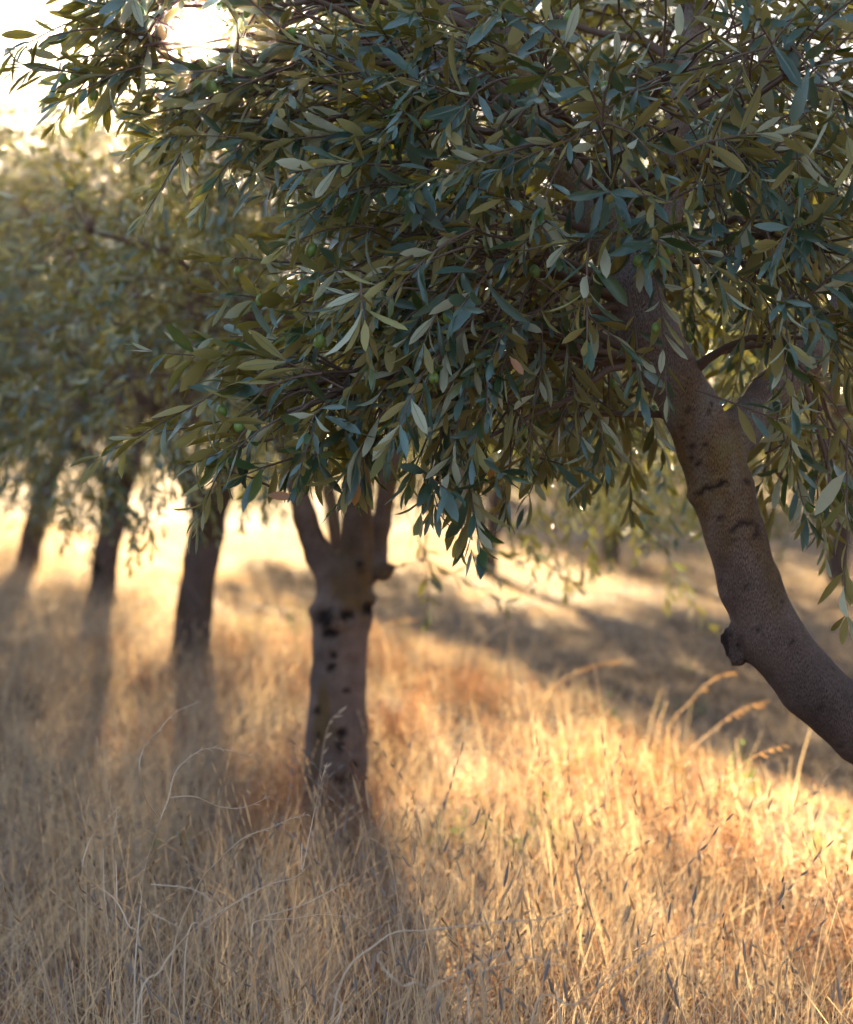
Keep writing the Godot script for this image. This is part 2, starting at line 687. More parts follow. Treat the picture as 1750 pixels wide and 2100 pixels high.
func strip(x: float, d: float) -> float:
	var off := x - row_x(d)
	var edge := 0.25 * nz.get_noise_2d(x * 3.0, d * 3.0)
	return (1.0 - smoothstep(0.25, 0.75, off + edge)) * smoothstep(-1.2, -0.7, off + edge) 

func aisle(x: float, d: float) -> float:
	var off := x - row_x(d) + 0.2 * nz.get_noise_2d(x, -d)
	return maxf(smoothstep(1.25, 1.8, off), 1.0 - smoothstep(-1.2, -0.75, off))

func clump(x: float, d: float) -> float:
	return clampf(0.68 + 1.3 * nz2.get_noise_2d(x * 1.9 + 9.0, d * 1.9), 0.15, 1.0) * (0.45 if absf(x + 0.23) < 0.45 and d > 4.9 and d < 6.4 else 1.0)

func grass() -> void:
	var tall: Array[Transform3D] = []
	grow(1.6, 4.5, 85.0, func(x, d): return strip(x - 0.1, d) * clump(x, d), tall, 1.25, 1.85)
	grow(4.5, 7.0, 75.0, func(x, d): return strip(x, d) * clump(x, d), tall, 0.85, 1.3)
	grow(7.0, 16.0, 55.0, func(x, d): return strip(x, d) * clump(x, d), tall)
	grow(16.0, 40.0, 14.0, func(x, d): return strip(x, d), tall, 1.0, 1.4)
	scatter("tall_dry_grass", "tall straw coloured dry grass standing along the strip under the tree row", tuft("tall", 42, 0.2), tall)
	var stalks: Array[Transform3D] = []
	grow(1.7, 6.0, 44.0, func(x, d): return strip(x - 0.05, d) * clump(x, d), stalks)
	grow(6.0, 12.0, 9.0, func(x, d): return strip(x - 0.1, d) * clump(x, d), stalks)
	scatter("bleached_grass_stalks", "long bleached grass stalks rising loosely above the tall straw", tuft("stalk", 12, 0.24), stalks)
	var short: Array[Transform3D] = []
	grow(1.6, 8.0, 60.0, func(x, d): return (1.0 - 0.6 * strip(x, d)) * (1.0 - 0.9 * aisle(x, d)) * (0.35 + 0.65 * clump(x + 3.0, d)), short)
	grow(8.0, 18.0, 45.0, func(x, d): return (1.0 - 0.6 * strip(x, d)) * (1.0 - 0.85 * aisle(x, d)) * (0.3 + 0.7 * clump(x + 3.0, d)), short)
	grow(18.0, 30.0, 11.0, func(x, d): return (1.0 - 0.6 * aisle(x, d)) * clump(x * 0.4, d * 0.4), short, 1.0, 1.5)
	scatter("short_dry_grass", "short matted dry grass covering the aisles between the tree rows", tuft("short", 70, 0.24), short)
	var stubble: Array[Transform3D] = []
	grow(2.0, 6.0, 45.0, func(x, d): return aisle(x, d) * (0.2 + 0.8 * clump(x - 4.0, d)), stubble, 1.0, 1.5)
	grow(6.0, 18.0, 45.0, func(x, d): return aisle(x, d) * (0.4 + 0.6 * clump(x - 4.0, d)), stubble)
	grow(18.0, 30.0, 16.0, func(x, d): return aisle(x, d), stubble, 1.0, 1.5)
	grow(26.0, 50.0, 10.0, func(x, d): return clump(x * 0.4, d * 0.4), stubble, 0.9, 1.4)
	grow(50.0, 110.0, 1.6, func(x, d): return clump(x * 0.2, d * 0.2), stubble, 1.2, 2.2)
	scatter("grey_stubble", "greyish mown stubble in the shaded aisles on both sides of the tree strip", tuft("stubble", 60, 0.24), stubble)  # mown stubble; its grey mix also carries the cool aisle shade as colour
	var red: Array[Transform3D] = []
	grow(2.5, 11.0, 70.0, func(x, d): return clampf(strip(x - 0.55, d) * (0.3 + 1.6 * nz2.get_noise_2d(x * 1.2, d * 1.2)), 0.0, 1.0), red)
	scatter("russet_weeds", "russet dry weeds with small seed heads mixed into the straw", tuft("red", 26, 0.17), red)
	var green: Array[Transform3D] = []
	grow(2.5, 14.0, 20.0, func(x, d): return clampf(nz2.get_noise_2d(x * 1.1 + 70.0, d * 1.1) * 1.5 - 0.36 + 0.24 * smoothstep(0.2, 0.6, x - row_x(d)) * (1.0 - smoothstep(1.2, 1.8, x - row_x(d))), 0.0, 0.6), green, 0.7, 1.2)
	scatter("green_weeds", "small green weeds growing low among the dry grass", tuft("green", 9, 0.1), green)

# ---------------------------------------------------------------- olive trees
func bark_paint(shade_below: float, lichen: float, stains: Array, tone := 1.0) -> Callable:
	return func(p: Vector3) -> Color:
		var c := Color(1.22, 1.06, 0.93) * tone
		var m := smoothstep(-0.05, 0.3, nz2.get_noise_3dv(p * 5.0 + Vector3(0, p.y * -2.5, 0)))
		c = c.lerp(Color(0.95, 0.72, 0.30) * tone, m * lichen)
		var g := smoothstep(0.0, 0.4, nz2.get_noise_3dv(p * 3.1 + Vector3(31, 0, 9)))
		c = c.lerp(Color(0.62, 0.53, 0.48) * tone, g * 0.6)
		c = c.lerp(Color(0.34, 0.30, 0.28) * tone, smoothstep(shade_below + 0.2, shade_below - 0.2, p.y) * 0.85)  # shadow on the lower trunk, painted into the bark colour
		c *= 1.0 + 0.3 * nz2.get_noise_3dv(p * 16.0) + 0.25 * nz.get_noise_3dv(p * Vector3(70, 26, 70))
		for s in stains:
			var q: float = ((p - (s[0] as Vector3)) / (s[1] as Vector3)).length()
			if q < 1.3:
				c = c.lerp(s[2], smoothstep(1.25, 0.6, q + 0.5 * nz.get_noise_3dv(p * 55.0)))
		return c

func local(pts: Array, o: Vector3) -> PackedVector3Array:
	var out := PackedVector3Array()
	for p in pts:
		out.append((p as Vector3) - o)
	return out

func near_tree() -> void:
	var Z := 3.5
	var root := at(2165, 2360, Z)
	root.y = ground_y(root.x, root.z)
	var t := thing("olive_tree", "near olive tree with curved leaning trunk and sharp drooping leafy branches", "tree", root, "olive trees of the orchard")
	var bones := []
	var main := local([root + Vector3(0.02, -0.1, 0), at(2140, 2080, Z), at(2040, 1790, Z), at(1890, 1600, Z), at(1775, 1500, Z), at(1665, 1408, Z), at(1585, 1310, Z), at(1537, 1200, Z), at(1508, 1100, Z), at(1480, 1000, Z), at(1452, 915, Z), at(1418, 840, Z - 0.02)], root)
	bones += bones_of(main, PackedFloat32Array([0.08, 0.059, 0.052, 0.049, 0.048, 0.046, 0.046, 0.044, 0.0435, 0.0455, 0.045, 0.04]))
	var arm_a := local([at(1418, 840, Z - 0.02), at(1375, 765, Z - 0.03), at(1330, 680, Z - 0.03), at(1295, 590, Z - 0.03), at(1235, 470, Z), at(1165, 360, Z + 0.03), at(1085, 240, Z + 0.06), at(1050, 120, Z + 0.08), at(1030, -80, Z + 0.1), at(1000, -500, Z + 0.2)], root)
	bones += bones_of(arm_a, PackedFloat32Array([0.041, 0.039, 0.04, 0.038, 0.03, 0.027, 0.026, 0.024, 0.022, 0.012]))
	var arm_b := local([at(1470, 930, Z), at(1520, 880, Z + 0.01), at(1580, 805, Z + 0.03), at(1650, 735, Z + 0.06), at(1730, 640, Z + 0.1), at(1800, 480, Z + 0.15), at(1860, 200, Z + 0.2), at(1900, -200, Z + 0.25)], root)
	bones += bones_of(arm_b, PackedFloat32Array([0.034, 0.031, 0.029, 0.027, 0.025, 0.022, 0.018, 0.01]))
	var arm_c := local([at(1300, 600, Z - 0.03), at(1345, 520, Z + 0.05), at(1370, 430, Z + 0.12), at(1390, 250, Z + 0.2), at(1430, 0, Z + 0.28), at(1450, -400, Z + 0.3)], root)
	bones += bones_of(arm_c, PackedFloat32Array([0.03, 0.026, 0.023, 0.02, 0.017, 0.01]))
	# the torn stub, small knots and branch scars
	for k in [[1488, 1290, 0.005], [1483, 1303, 0.004], [1486, 1318, 0.005], [1489, 1333, 0.0045], [1496, 1347, 0.006], [1503, 1360, 0.006]]:
		bones.append([at(k[0], k[1], Z - 0.01) - root, at(k[0] + 14, k[1] + 2, Z) - root, k[2], k[2] * 1.2])
	bones.append([at(1418, 1020, Z - 0.01) - root, at(1422, 1026, Z - 0.02) - root, 0.006, 0.006])
	var dents := []
	for k in 7:
		dents.append([at(1425 + k * 8, 1012 - k * 3, Z - 0.05) - root, 0.007, 0.006])
	dents.append([at(1472, 990, Z - 0.05) - root, 0.008, 0.008])
	for k in 9:
		dents.append([at(1500 + k * 8, 1092 - 24 * sin(k / 8.0 * PI), Z - 0.05) - root, 0.006, 0.005])
	var stains := []
	for k in 8:
		stains.append([at(1425 + k * 8, 1012 - k * 3, Z - 0.048) - root, Vector3(0.008, 0.005, 0.02), Color(0.2, 0.15, 0.13)])
	for k in 9:
		stains.append([at(1500 + k * 8, 1092 - 24 * sin(k / 8.0 * PI), Z - 0.05) - root, Vector3(0.006, 0.005, 0.02), Color(0.25, 0.18, 0.15)])
	for k in 70:
		var y := rnd(800, 1600)
		var f := (y - 840.0) / 75.0
		var m := main[clampi(11 - int(f), 3, 11)]
		stains.append([m + Vector3(rnd(-0.045, 0.045), rnd(-0.03, 0.03), 0.045), Vector3(rnd(0.002, 0.005), rnd(0.002, 0.004), 0.03), Color(0.22, 0.18, 0.17)])
	for k in [[1494, 1320, 0.02]]:
		stains.append([at(k[0] - 6, k[1], Z - 0.02) - root, Vector3(0.009, 0.03, 0.04), Color(0.16, 0.13, 0.12)])
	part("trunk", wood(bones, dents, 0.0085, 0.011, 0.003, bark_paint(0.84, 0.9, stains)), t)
	var skel := PackedVector3Array()
	for a in [arm_a, arm_b, arm_c]:
		skel.append_array((smooth_path(a, PackedFloat32Array(range(a.size()).map(func(q): return 1.0)), 6) as Array)[0])
	skel.append_array(main.slice(10))
	has_gap = true
	gap_root = root
	# leafy boughs: [x, y, depth, radius, leads right, up, amount, droop]
	var L := Leaves.new()
	var boughs := [
		[1080, 90, 3.15, 230, -0.2, 0.2, 1.0, 0.5], [1420, 120, 3.2, 250, 0.1, 0.1, 1.0, 0.6], [1650, 130, 3.0, 200, 0.5, 0.0, 0.9, 0.6], [830, 130, 3.3, 200, -0.7, 0.1, 1.0, 0.6],
		[1250, 330, 3.1, 220, -0.1, -0.2, 0.8, 0.8], [1610, 350, 3.25, 200, 0.3, -0.2, 1.1, 0.7], [1720, 520, 3.15, 160, 0.5, -0.1, 1.0, 0.7], [960, 330, 3.4, 210, -0.5, 0.0, 1.0, 0.7],
		[810, 330, 3.3, 170, -0.9, 0.0, 0.9, 0.6], [850, 510, 3.35, 180, -0.9, -0.1, 1.1, 0.8], [1000, 540, 3.2, 210, -0.5, -0.3, 1.1, 0.9], [1060, 640, 3.3, 130, -0.4, -0.5, 0.9, 1.2],
		[740, 600, 3.3, 130, -1.0, 0.0, 0.9, 0.7], [870, 690, 3.25, 180, -0.8, -0.3, 1.2, 1.1], [740, 770, 3.3, 140, -1.0, -0.1, 1.1, 0.8], [610, 800, 3.25, 100, -1.0, -0.1, 0.8, 0.6],
		[1050, 720, 3.35, 170, -0.4, -0.6, 1.2, 1.4], [1180, 760, 3.6, 110, -0.4, -0.6, 1.1, 1.4], [610, 830, 3.2, 90, -0.8, -0.5, 0.6, 1.2], [710, 820, 3.3, 110, -0.5, -0.7, 0.65, 1.4],
		[880, 850, 3.25, 110, -0.2, -0.9, 0.7, 1.6], [1000, 870, 3.3, 100, 0.0, -0.9, 0.65, 1.6], [1130, 830, 3.5, 90, 0.0, -0.9, 0.6, 1.6], [1670, 820, 3.75, 120, 0.3, -0.7, 1.0, 1.4],
		[1700, 950, 3.6, 90, 0.1, -0.9, 0.8, 1.6], [1570, 480, 3.2, 110, 0.4, 0.0, 0.8, 0.6], [1330, 500, 3.15, 70, 0.1, -0.3, 1.0, 0.8], [1640, 690, 3.25, 60, 0.5, -0.2, 1.0, 0.8], [1680, 640, 3.15, 120, 0.5, -0.1, 0.9, 0.7], [1380, 420, 3.75, 200, 0.0, 0.0, 1.0, 0.7],
		[1270, 800, 3.75, 100, -0.1, -0.9, 1.0, 1.5], [680, 110, 3.4, 140, -0.9, 0.1, 0.8, 0.7], [560, 130, 3.3, 100, -0.7, 0.1, 0.9, 0.6], [400, 170, 3.35, 100, -1.0, 0.1, 0.9, 0.6], [310, 100, 3.3, 90, -1.0, 0.1, 0.8, 0.6], [330, 0, 3.5, 80, -0.8, 0.0, 1.2, 0.7], [520, 90, 3.5, 90, -0.6, -0.1, 1.1, 0.7], [330, 40, 3.35, 70, -0.8, -0.1, 1.2, 0.8], [500, -20, 3.45, 90, -0.5, 0.1, 1.3, 0.5], [400, -70, 3.3, 100, -0.7, -0.2, 1.3, 0.9], [260, 10, 3.3, 80, -0.9, 0.0, 0.7, 0.6], [460, 40, 3.6, 110, -0.6, 0.0, 1.2, 0.8], [350, 90, 3.6, 100, -0.8, 0.0, 0.7, 0.8], [470, 170, 3.3, 100, -0.9, -0.1, 0.9, 0.8], [560, 190, 3.35, 90, -0.7, -0.2, 0.8, 0.8],
		[640, 240, 3.35, 90, -0.9, -0.3, 0.55, 0.9], [900, 150, 3.75, 260, -0.4, 0.0, 0.9, 0.6], [1150, 520, 3.8, 240, -0.2, -0.2, 1.0, 0.8], [1560, 200, 3.8, 260, 0.2, 0.0, 1.0, 0.6], [860, 600, 3.75, 220, -0.5, -0.3, 1.0, 0.9],
		[1000, 60, 4.1, 300, -0.3, 0.1, 0.8, 0.6], [1380, 60, 4.15, 300, 0.1, 0.1, 0.8, 0.6], [1720, 260, 4.1, 280, 0.4, 0.0, 0.8, 0.6], [1640, 560, 4.05, 250, 0.3, -0.2, 0.8, 0.8], [1240, 420, 4.15, 280, -0.1, 0.0, 0.8, 0.7], [720, 160, 4.0, 220, -0.5, 0.0, 0.7, 0.7]]
	var wood_buf := Buf.new()
	var kb := 0
	for b in boughs:
		var c := at(b[0], b[1], b[2]) - root
		var r: float = b[3] / F * b[2]
		var lead := Vector3(b[4], b[5], rnd(-0.15, 0.25))
		var s := nearest(skel, c + Vector3(-lead.x, -0.25, 0) * 0.25 + rball() * 0.22)
		var bb := Buf.new()
		var path := bough(bb, skel[s], Vector3(lead.x, 0.6, -0.2 + (0.2 if b[2] < 3.4 else -0.3)), c + lead * r * 0.3, 0.0105, 0.0028)
		part("branch", commit(bb, twig_mat), t)
		var n := int(r * r * 1150.0 * b[6]) + 3
		for k in n:
			var q := c + rball() * Vector3(r, r, r * 1.15)
			var j := nearest(path, q)
			j = clampi(j - 2, int(path.size() * 0.2), path.size() - 1)
			var dir := ((q - c) / r * 0.8 + lead * 0.9 + rdir() * 0.55 + (q - path[j]).normalized() * 0.5).normalized()
			var from := q - dir * 0.05
			if from.distance_to(path[j]) > 0.02 and (k % 2 == 0 or from.distance_to(path[j]) < 0.08):
				bough(L.twigs, path[j], (dir + (from - path[j]).normalized()), from, 0.0022, 0.0018, 5)
			spray(L, from, dir, rnd(0.11, 0.23), b[7] * rnd(0.5, 1.3), rnd(0.05, 0.073), 0, 0.06 if rng.randf() < 0.45 else 0.0)
		kb += 1
	# long single shoots at the outline: start, end, droop
	var shoots := [
		[620, 740, 200, 872, 3.2, 0.3], [650, 800, 300, 900, 3.2, 0.4], [640, 720, 330, 765, 3.22, 0.2], [860, 250, 350, 345, 3.25, 0.25], [640, 400, 505, 390, 3.3, 0.3], [620, 540, 440, 560, 3.25, 0.3],
		[640, 620, 455, 640, 3.25, 0.3], [430, 110, 60, 128, 3.3, 0.3], [330, 40, 140, 15, 3.3, 0.3], [420, 180, 210, 225, 3.3, 0.8], [560, 900, 440, 1060, 3.2, 1.0], [600, 940, 525, 1080, 3.2, 1.0],
		[640, 930, 650, 1060, 3.25, 1.0], [700, 900, 700, 1010, 3.25, 1.0], [860, 960, 885, 1100, 3.2, 1.0], [960, 930, 975, 1140, 3.2, 0.8], [1000, 960, 1030, 1090, 3.2, 1.0], [1080, 930, 1160, 1040, 3.3, 0.8],
		[1740, 880, 1695, 1230, 3.3, 0.5], [1600, 860, 1640, 1090, 3.45, 0.8], [1690, 900, 1745, 1170, 3.4, 0.8], [1430, 800, 1590, 925, 3.15, 0.5], [1570, 930, 1640, 1000, 3.5, 1.0], [560, 1000, 470, 1020, 3.2, 0.6],
		[1210, 480, 1180, 720, 3.0, 0.6], [740, 560, 730, 740, 3.05, 0.6], [1290, 600, 1330, 820, 3.2, 0.6], [560, 190, 430, 240, 3.3, 0.8]]
	for s in shoots:
		var a := at(s[0], s[1], s[4] + 0.06) - root
		var c := at(s[2], s[3], s[4]) - root
		var j := nearest(skel, a + Vector3(0.15, 0, 0))
		spray(L, a, (c - a) + Vector3.UP * s[5] * 0.08, a.distance_to(c) * 1.1, s[5] * 0.3, 0.072, 0, 0.16 if s[0] < 700 or s[0] > 1590 else 0.05, 0.02)
	# the rest of the crown, above and behind what the picture shows
	for b in [[0.35, 2.45, -3.4, 0.45], [0.8, 2.5, -3.9, 0.5], [1.25, 1.95, -3.3, 0.4], [0.6, 2.9, -3.6, 0.45], [1.5, 1.5, -3.9, 0.4], [1.5, 2.3, -4.0, 0.5], [0.6, 2.6, -4.4, 0.45], [1.35, 1.3, -3.1, 0.35], [0.75, 2.15, -2.9, 0.32], [0.9, 1.9, -4.2, 0.3], [1.1, 2.4, -3.1, 0.4]]:
		var c := Vector3(b[0], b[1], b[2]) - root
		var r: float = b[3]
		var s := nearest(skel, c)
		var bb := Buf.new()
		var path := bough(bb, skel[s], Vector3.UP + rdir() * 0.3, c, 0.012, 0.003)
		part("branch", commit(bb, twig_mat), t)
		for k in int(r * r * 520.0):
			var q := c + rball() * r
			var j := nearest(path, q)
			var dir := ((q - c) / r + rdir() * 0.5 + Vector3.UP * 0.2).normalized()
			bough(L.twigs, path[j], dir, q, 0.0026, 0.0019, 3)
			spray(L, q, dir, rnd(0.16, 0.3), rnd(0.3, 0.9), rnd(0.055, 0.07), 1)
	has_gap = false
	# leave the gap through which the sun shines
	var keep := Leaves.new()
	keep.twigs = L.twigs
	keep.olives = L.olives
	for j in L.xf.size():
		var q := root + L.xf[j].origin + L.xf[j].basis.y * 0.5 - EYE
		var open := 0.0115 + 0.007 * nz.get_noise_3dv(q * 60.0)
		if q.normalized().angle_to(sun_dir) < open or (q + L.xf[j].basis.y * 0.45).normalized().angle_to(sun_dir) < open or (q - L.xf[j].basis.y * 0.4).normalized().angle_to(sun_dir) < open:
			continue
		keep.xf.append(L.xf[j])
		keep.kind.append(L.kind[j])
		keep.lod.append(L.lod[j])
	single_leaves(keep, t, 300)
	# some withered orange leaves on the lower sprigs
	for o in [[1000, 985, 3.18, 20, -40], [940, 955, 3.2, 20, 55], [545, 1015, 3.17, 60, 5], [1045, 730, 3.1, 30, 40], [735, 985, 3.2, -6, 55]]:
		var p := at(o[0], o[1], o[2]) - root
		var q := at(o[0] + o[3], o[1] + o[4], o[2] - 0.01) - root
		var y := q - p
		var z := (Vector3(0.2, 0.5, 0.9) - y.normalized() * y.normalized().dot(Vector3(0.2, 0.5, 0.9))).normalized()
		var lf := part("leaf", one_leaf_mesh(6 * 3 + 1), t, Transform3D(Basis(y.normalized().cross(z) * y.length() * 1.2, y, z * y.length()), p))
		lf.set_meta("label", "withered orange leaf")
	var fo := part("foliage", foliage_mesh(keep), t)
	fo.set_meta("kind", "stuff")
	var tw := part("twigs", commit(keep.twigs, twig_mat), t)
	tw.set_meta("kind", "stuff")
	var om := olive_mesh()
	for o in keep.olives:
		var p := root + o.origin
		var s := (p - EYE).rotated(Vector3.RIGHT, PITCH)
		if absf(s.x / s.z) < 0.19 and absf(s.y / s.z) < 0.23:
			part("olive", om, t, o)
	print("near tree: leaves ", keep.xf.size(), " olives ", keep.olives.size(), " wood tris ")

func olive_mesh() -> Mesh:
	var s := SphereMesh.new()
	s.radius = 0.0072
	s.height = 0.0185
	s.radial_segments = 12
	s.rings = 7
	s.material = olive_mat
	return s

# trunk drawn by its outline in the picture; crown shared with its neighbours
func row_tree(label: String, z: float, stem: Array, limbs: Array, extra: Array, dents_px: Array, cell: float, crown: Array, place: Transform3D) -> Node3D:
	var root := at(stem[0][0], stem[0][1], z)
	root.y = ground_y(root.x, root.z)
	var t := thing("olive_tree", label, "tree", root, "olive trees of the orchard")
	var bones := []
	var main := PackedVector3Array([Vector3(0, -0.08, 0)])
	var mr := PackedFloat32Array([stem[0][2] / F * z * 0.6])
	for s in stem.slice(1):
		main.append(at(s[0], s[1], z) - root)
		mr.append(s[2] / F * z * 0.5)
	bones += bones_of(main, mr)
	for l in limbs:
		var p := PackedVector3Array()
		var r := PackedFloat32Array()
		for s in l:
			p.append(at(s[0], s[1], z + (s[3] if s.size() > 3 else 0.0)) - root)
			r.append(s[2] / F * z * 0.5)
		bones += bones_of(p, r)
	bones += extra.map(func(e): return [at(e[0], e[1], z + e[3]) - root, at(e[0] + 4, e[1] + 4, z + e[3]) - root, e[2] / F * z * 0.5, e[2] / F * z * 0.5])
	var dents := []
	var stains := []
	for d in dents_px:
		var p := at(d[0], d[1], z - d[3]) - root
		dents.append([p, d[2] / F * z, 0.012])
		stains.append([p, Vector3(d[2], d[2] * d[4], d[2] * 4.0) / F * z, Color(0.075, 0.058, 0.048)])
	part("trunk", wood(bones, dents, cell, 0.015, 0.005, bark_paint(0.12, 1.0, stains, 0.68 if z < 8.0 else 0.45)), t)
	part("foliage", crown[0], t, place).set_meta("kind", "stuff")
	part("twigs", crown[1], t, place).set_meta("kind", "stuff")
	return t

# a round olive crown about the fork, which is the origin
func make_crown(seed_: int, blobs: Array, dens: float) -> Array:
	rng.seed = seed_
	var L := Leaves.new()
	for b in blobs:
		var c := Vector3(b[0], b[1], b[2])
		var r: float = b[3]
		var path := bough(L.twigs, Vector3(rnd(-0.06, 0.06), 0.1, rnd(-0.06, 0.06)), Vector3(b[0] * 0.4, 0.7, b[2] * 0.4), c, 0.028, 0.008, 5)
		for k in int(r * r * dens):
			var q := c + rdir() * pow(rng.randf(), 0.5) * r
			var dir := ((q - c) / r + Vector3(c.x, 0, c.z) * 0.3 + rdir() * 0.6).normalized()
			if k % 3 == 0:
				bough(L.twigs, path[clampi(nearest(path, q), path.size() / 3, path.size() - 1)], dir, q, 0.006, 0.003, 3)
			spray(L, q, dir, rnd(0.2, 0.36), rnd(0.3, 1.1), rnd(0.055, 0.078), 1, 0.0, 0.024)
	print("crown leaves ", L.xf.size())
	return [foliage_mesh(L), commit(L.twigs, twig_mat)]

func crown_blobs(seed_: int, n: int, wide: float, low: float, high: float) -> Array:
	rng.seed = seed_
	var out := []
	for k in n:
		var a := TAU * (k * 0.618)
		var f := (k + 0.5) / n
		var y := lerpf(low, high, f)
		var env := sqrt(maxf(0.0, 1.0 - pow((f - 0.35) / 0.72, 2.0)))
		var r := wide * env * rnd(0.55, 0.95)
		out.append([cos(a) * r, y + rnd(-0.1, 0.1), sin(a) * r, rnd(0.34, 0.5)])
	return out

func trees() -> void:
	near_tree()
	var c1 := make_crown(21, crown_blobs(5, 26, 1.25, 0.1, 1.95), 400.0)
	var c2 := make_crown(22, crown_blobs(9, 24, 1.3, 0.05, 1.8), 410.0)
	rng.seed = 77
	# the second tree of the row, with the forked spotted trunk
	var t1 := row_tree("olive tree with black spotted pale trunk forking in three, middle of the picture", 6.2,
		[[683, 1725, 200], [684, 1690, 158], [685, 1640, 130], [688, 1560, 128], [690, 1500, 124], [693, 1400, 113], [697, 1320, 108], [702, 1262, 122], [708, 1215, 104], [706, 1192, 108]],
		[[[690, 1195, 74], [654, 1142, 56], [626, 1060, 48], [600, 960, 44, 0.03], [552, 820, 40, 0.05], [520, 600, 34, 0.1]], [[720, 1195, 78], [736, 1125, 64], [733, 1000, 60, -0.03], [738, 880, 52, -0.05], [760, 700, 44], [770, 500, 30]], [[738, 1195, 52, 0.03], [770, 1160, 48, 0.05], [782, 1080, 40, 0.08], [796, 980, 40, 0.12], [820, 860, 40, 0.15], [880, 650, 30, 0.2]], [[765, 1160, 44, 0.02], [786, 1174, 34, 0.0], [796, 1166, 22, 0.0]], [[795, 1168, 14, 0.0], [830, 1158, 7, -0.05], [870, 1148, 5, -0.1], [940, 1130, 4, -0.1]]],
		[[740, 1158, 24, -0.05], [650, 1255, 36, -0.03], [762, 1225, 24, -0.02], [680, 1270, 40, -0.07]],
		[[737, 1155, 9, 0.085, 1.2], [668, 1268, 22, 0.07, 0.9], [712, 1262, 16, 0.075, 0.8], [756, 1250, 15, 0.05, 1.0], [675, 1300, 18, 0.075, 0.7], [684, 1345, 10, 0.07, 0.9], [680, 1370, 11, 0.07, 1.0], [710, 1418, 7, 0.07, 1.0], [650, 1459, 8, 0.06, 1.1], [700, 1505, 11, 0.075, 1.1], [697, 1530, 9, 0.075, 1.2], [655, 1508, 6, 0.06, 1.0], [728, 1570, 12, 0.07, 0.8], [700, 1600, 16, 0.07, 0.7], [690, 1660, 18, 0.08, 1.2]],
		0.011, c1, Transform3D(Basis.from_euler(Vector3(0, 0.6, 0)).scaled(Vector3(0.72, 0.72, 0.8)), Vector3(0.22, 0.95, -0.1)))
	# its hanging sprigs on the right
	var L := Leaves.new()
	for s in [[1180, 880, 1178, 1250, 7.2, 0.1], [1235, 900, 1205, 1140, 7.2, 0.1], [870, 1146, 1040, 1245, 6.15, 0.4], [930, 1100, 1030, 1180, 6.2, 0.5], [870, 1140, 890, 1270, 6.15, 0.8], [1010, 1060, 1180, 1230, 6.9, 0.4], [960, 1030, 1110, 1090, 6.6, 0.5], [1240, 1000, 1250, 1100, 7.2, 0.3], [830, 1040, 870, 1120, 6.2, 0.6], [1120, 900, 1090, 1060, 6.9, 0.6], [1150, 1120, 1220, 1160, 7.0, 0.6], [1100, 1020, 1165, 1215, 7.2, 0.3], [1200, 1000, 1225, 1190, 7.3, 0.2], [950, 1090, 1060, 1150, 6.4, 0.5], [850, 1090, 905, 1200, 6.2, 0.6], [1290, 1000, 1310, 1150, 7.4, 0.3], [1350, 1100, 1410, 1300, 7.4, 0.2], [1370, 1120, 1370, 1240, 7.5, 0.2]]:
		var a := at(s[0], s[1], s[4]) - t1.position
		var c := at(s[2], s[3], s[4]) - t1.position
		bough(L.twigs, Vector3(0.25, 1.35, 0.1), Vector3(1, 0.5, 0), a, 0.006, 0.002, 4)
		spray(L, a, c - a, a.distance_to(c), s[5] * 0.3, 0.066, 0, 0.0, 0.026)
	single_leaves(L, t1, 260)
	part("foliage", foliage_mesh(L), t1).set_meta("kind", "stuff")
	part("twigs", commit(L.twigs, twig_mat), t1).set_meta("kind", "stuff")
	row_tree("blurred olive tree with straight dark trunk left of the spotted one", 10.0,
		[[385, 1420, 100], [386, 1390, 84], [398, 1250, 74], [412, 1150, 72], [424, 1090, 74], [428, 1050, 70]], [[[425, 1070, 56], [400, 1010, 46], [370, 960, 42], [330, 850, 36]], [[432, 1070, 54], [456, 1010, 44], [470, 940, 38], [500, 820, 30]]], [[400, 1370, 40, -0.06]], [[372, 1400, 12, 0.05, 1.2], [395, 1365, 10, 0.08, 1.0]], 0.016, c2, Transform3D(Basis.from_euler(Vector3(0, 2.1, 0)).scaled(Vector3(1.0, 0.73, 1.0)), Vector3(-0.05, 0.95, 0)))
	row_tree("third olive tree from the left with curved trunk forking like a slingshot", 14.2,
		[[208, 1250, 66], [210, 1215, 56], [216, 1140, 52], [230, 1080, 54], [240, 1035, 54], [243, 1005, 52]], [[[240, 1015, 44], [222, 975, 38], [190, 955, 34], [130, 880, 28]], [[246, 1015, 42], [266, 980, 34], [278, 940, 30], [290, 850, 24]]], [], [[203, 1170, 12, 0.05, 1.3]], 0.02, c1, Transform3D(Basis.from_euler(Vector3(0, 3.6, 0)).scaled(Vector3(0.9, 0.86, 0.95)), Vector3(-0.05, 0.93, 0)))
	row_tree("leftmost olive trunk in view, slanting and far out of focus", 17.7,
		[[55, 1180, 56], [58, 1150, 48], [66, 1100, 46], [80, 1050, 48], [92, 1000, 48], [98, 970, 48]], [[[96, 985, 36], [70, 940, 30], [40, 880, 26]], [[100, 985, 36], [118, 940, 30], [150, 860, 24]]], [], [], 0.024, c2, Transform3D(Basis.from_euler(Vector3(0, 5.0, 0)).scaled(Vector3(1.05, 1.03, 1.05)), Vector3(0.08, 0.9, 0)))
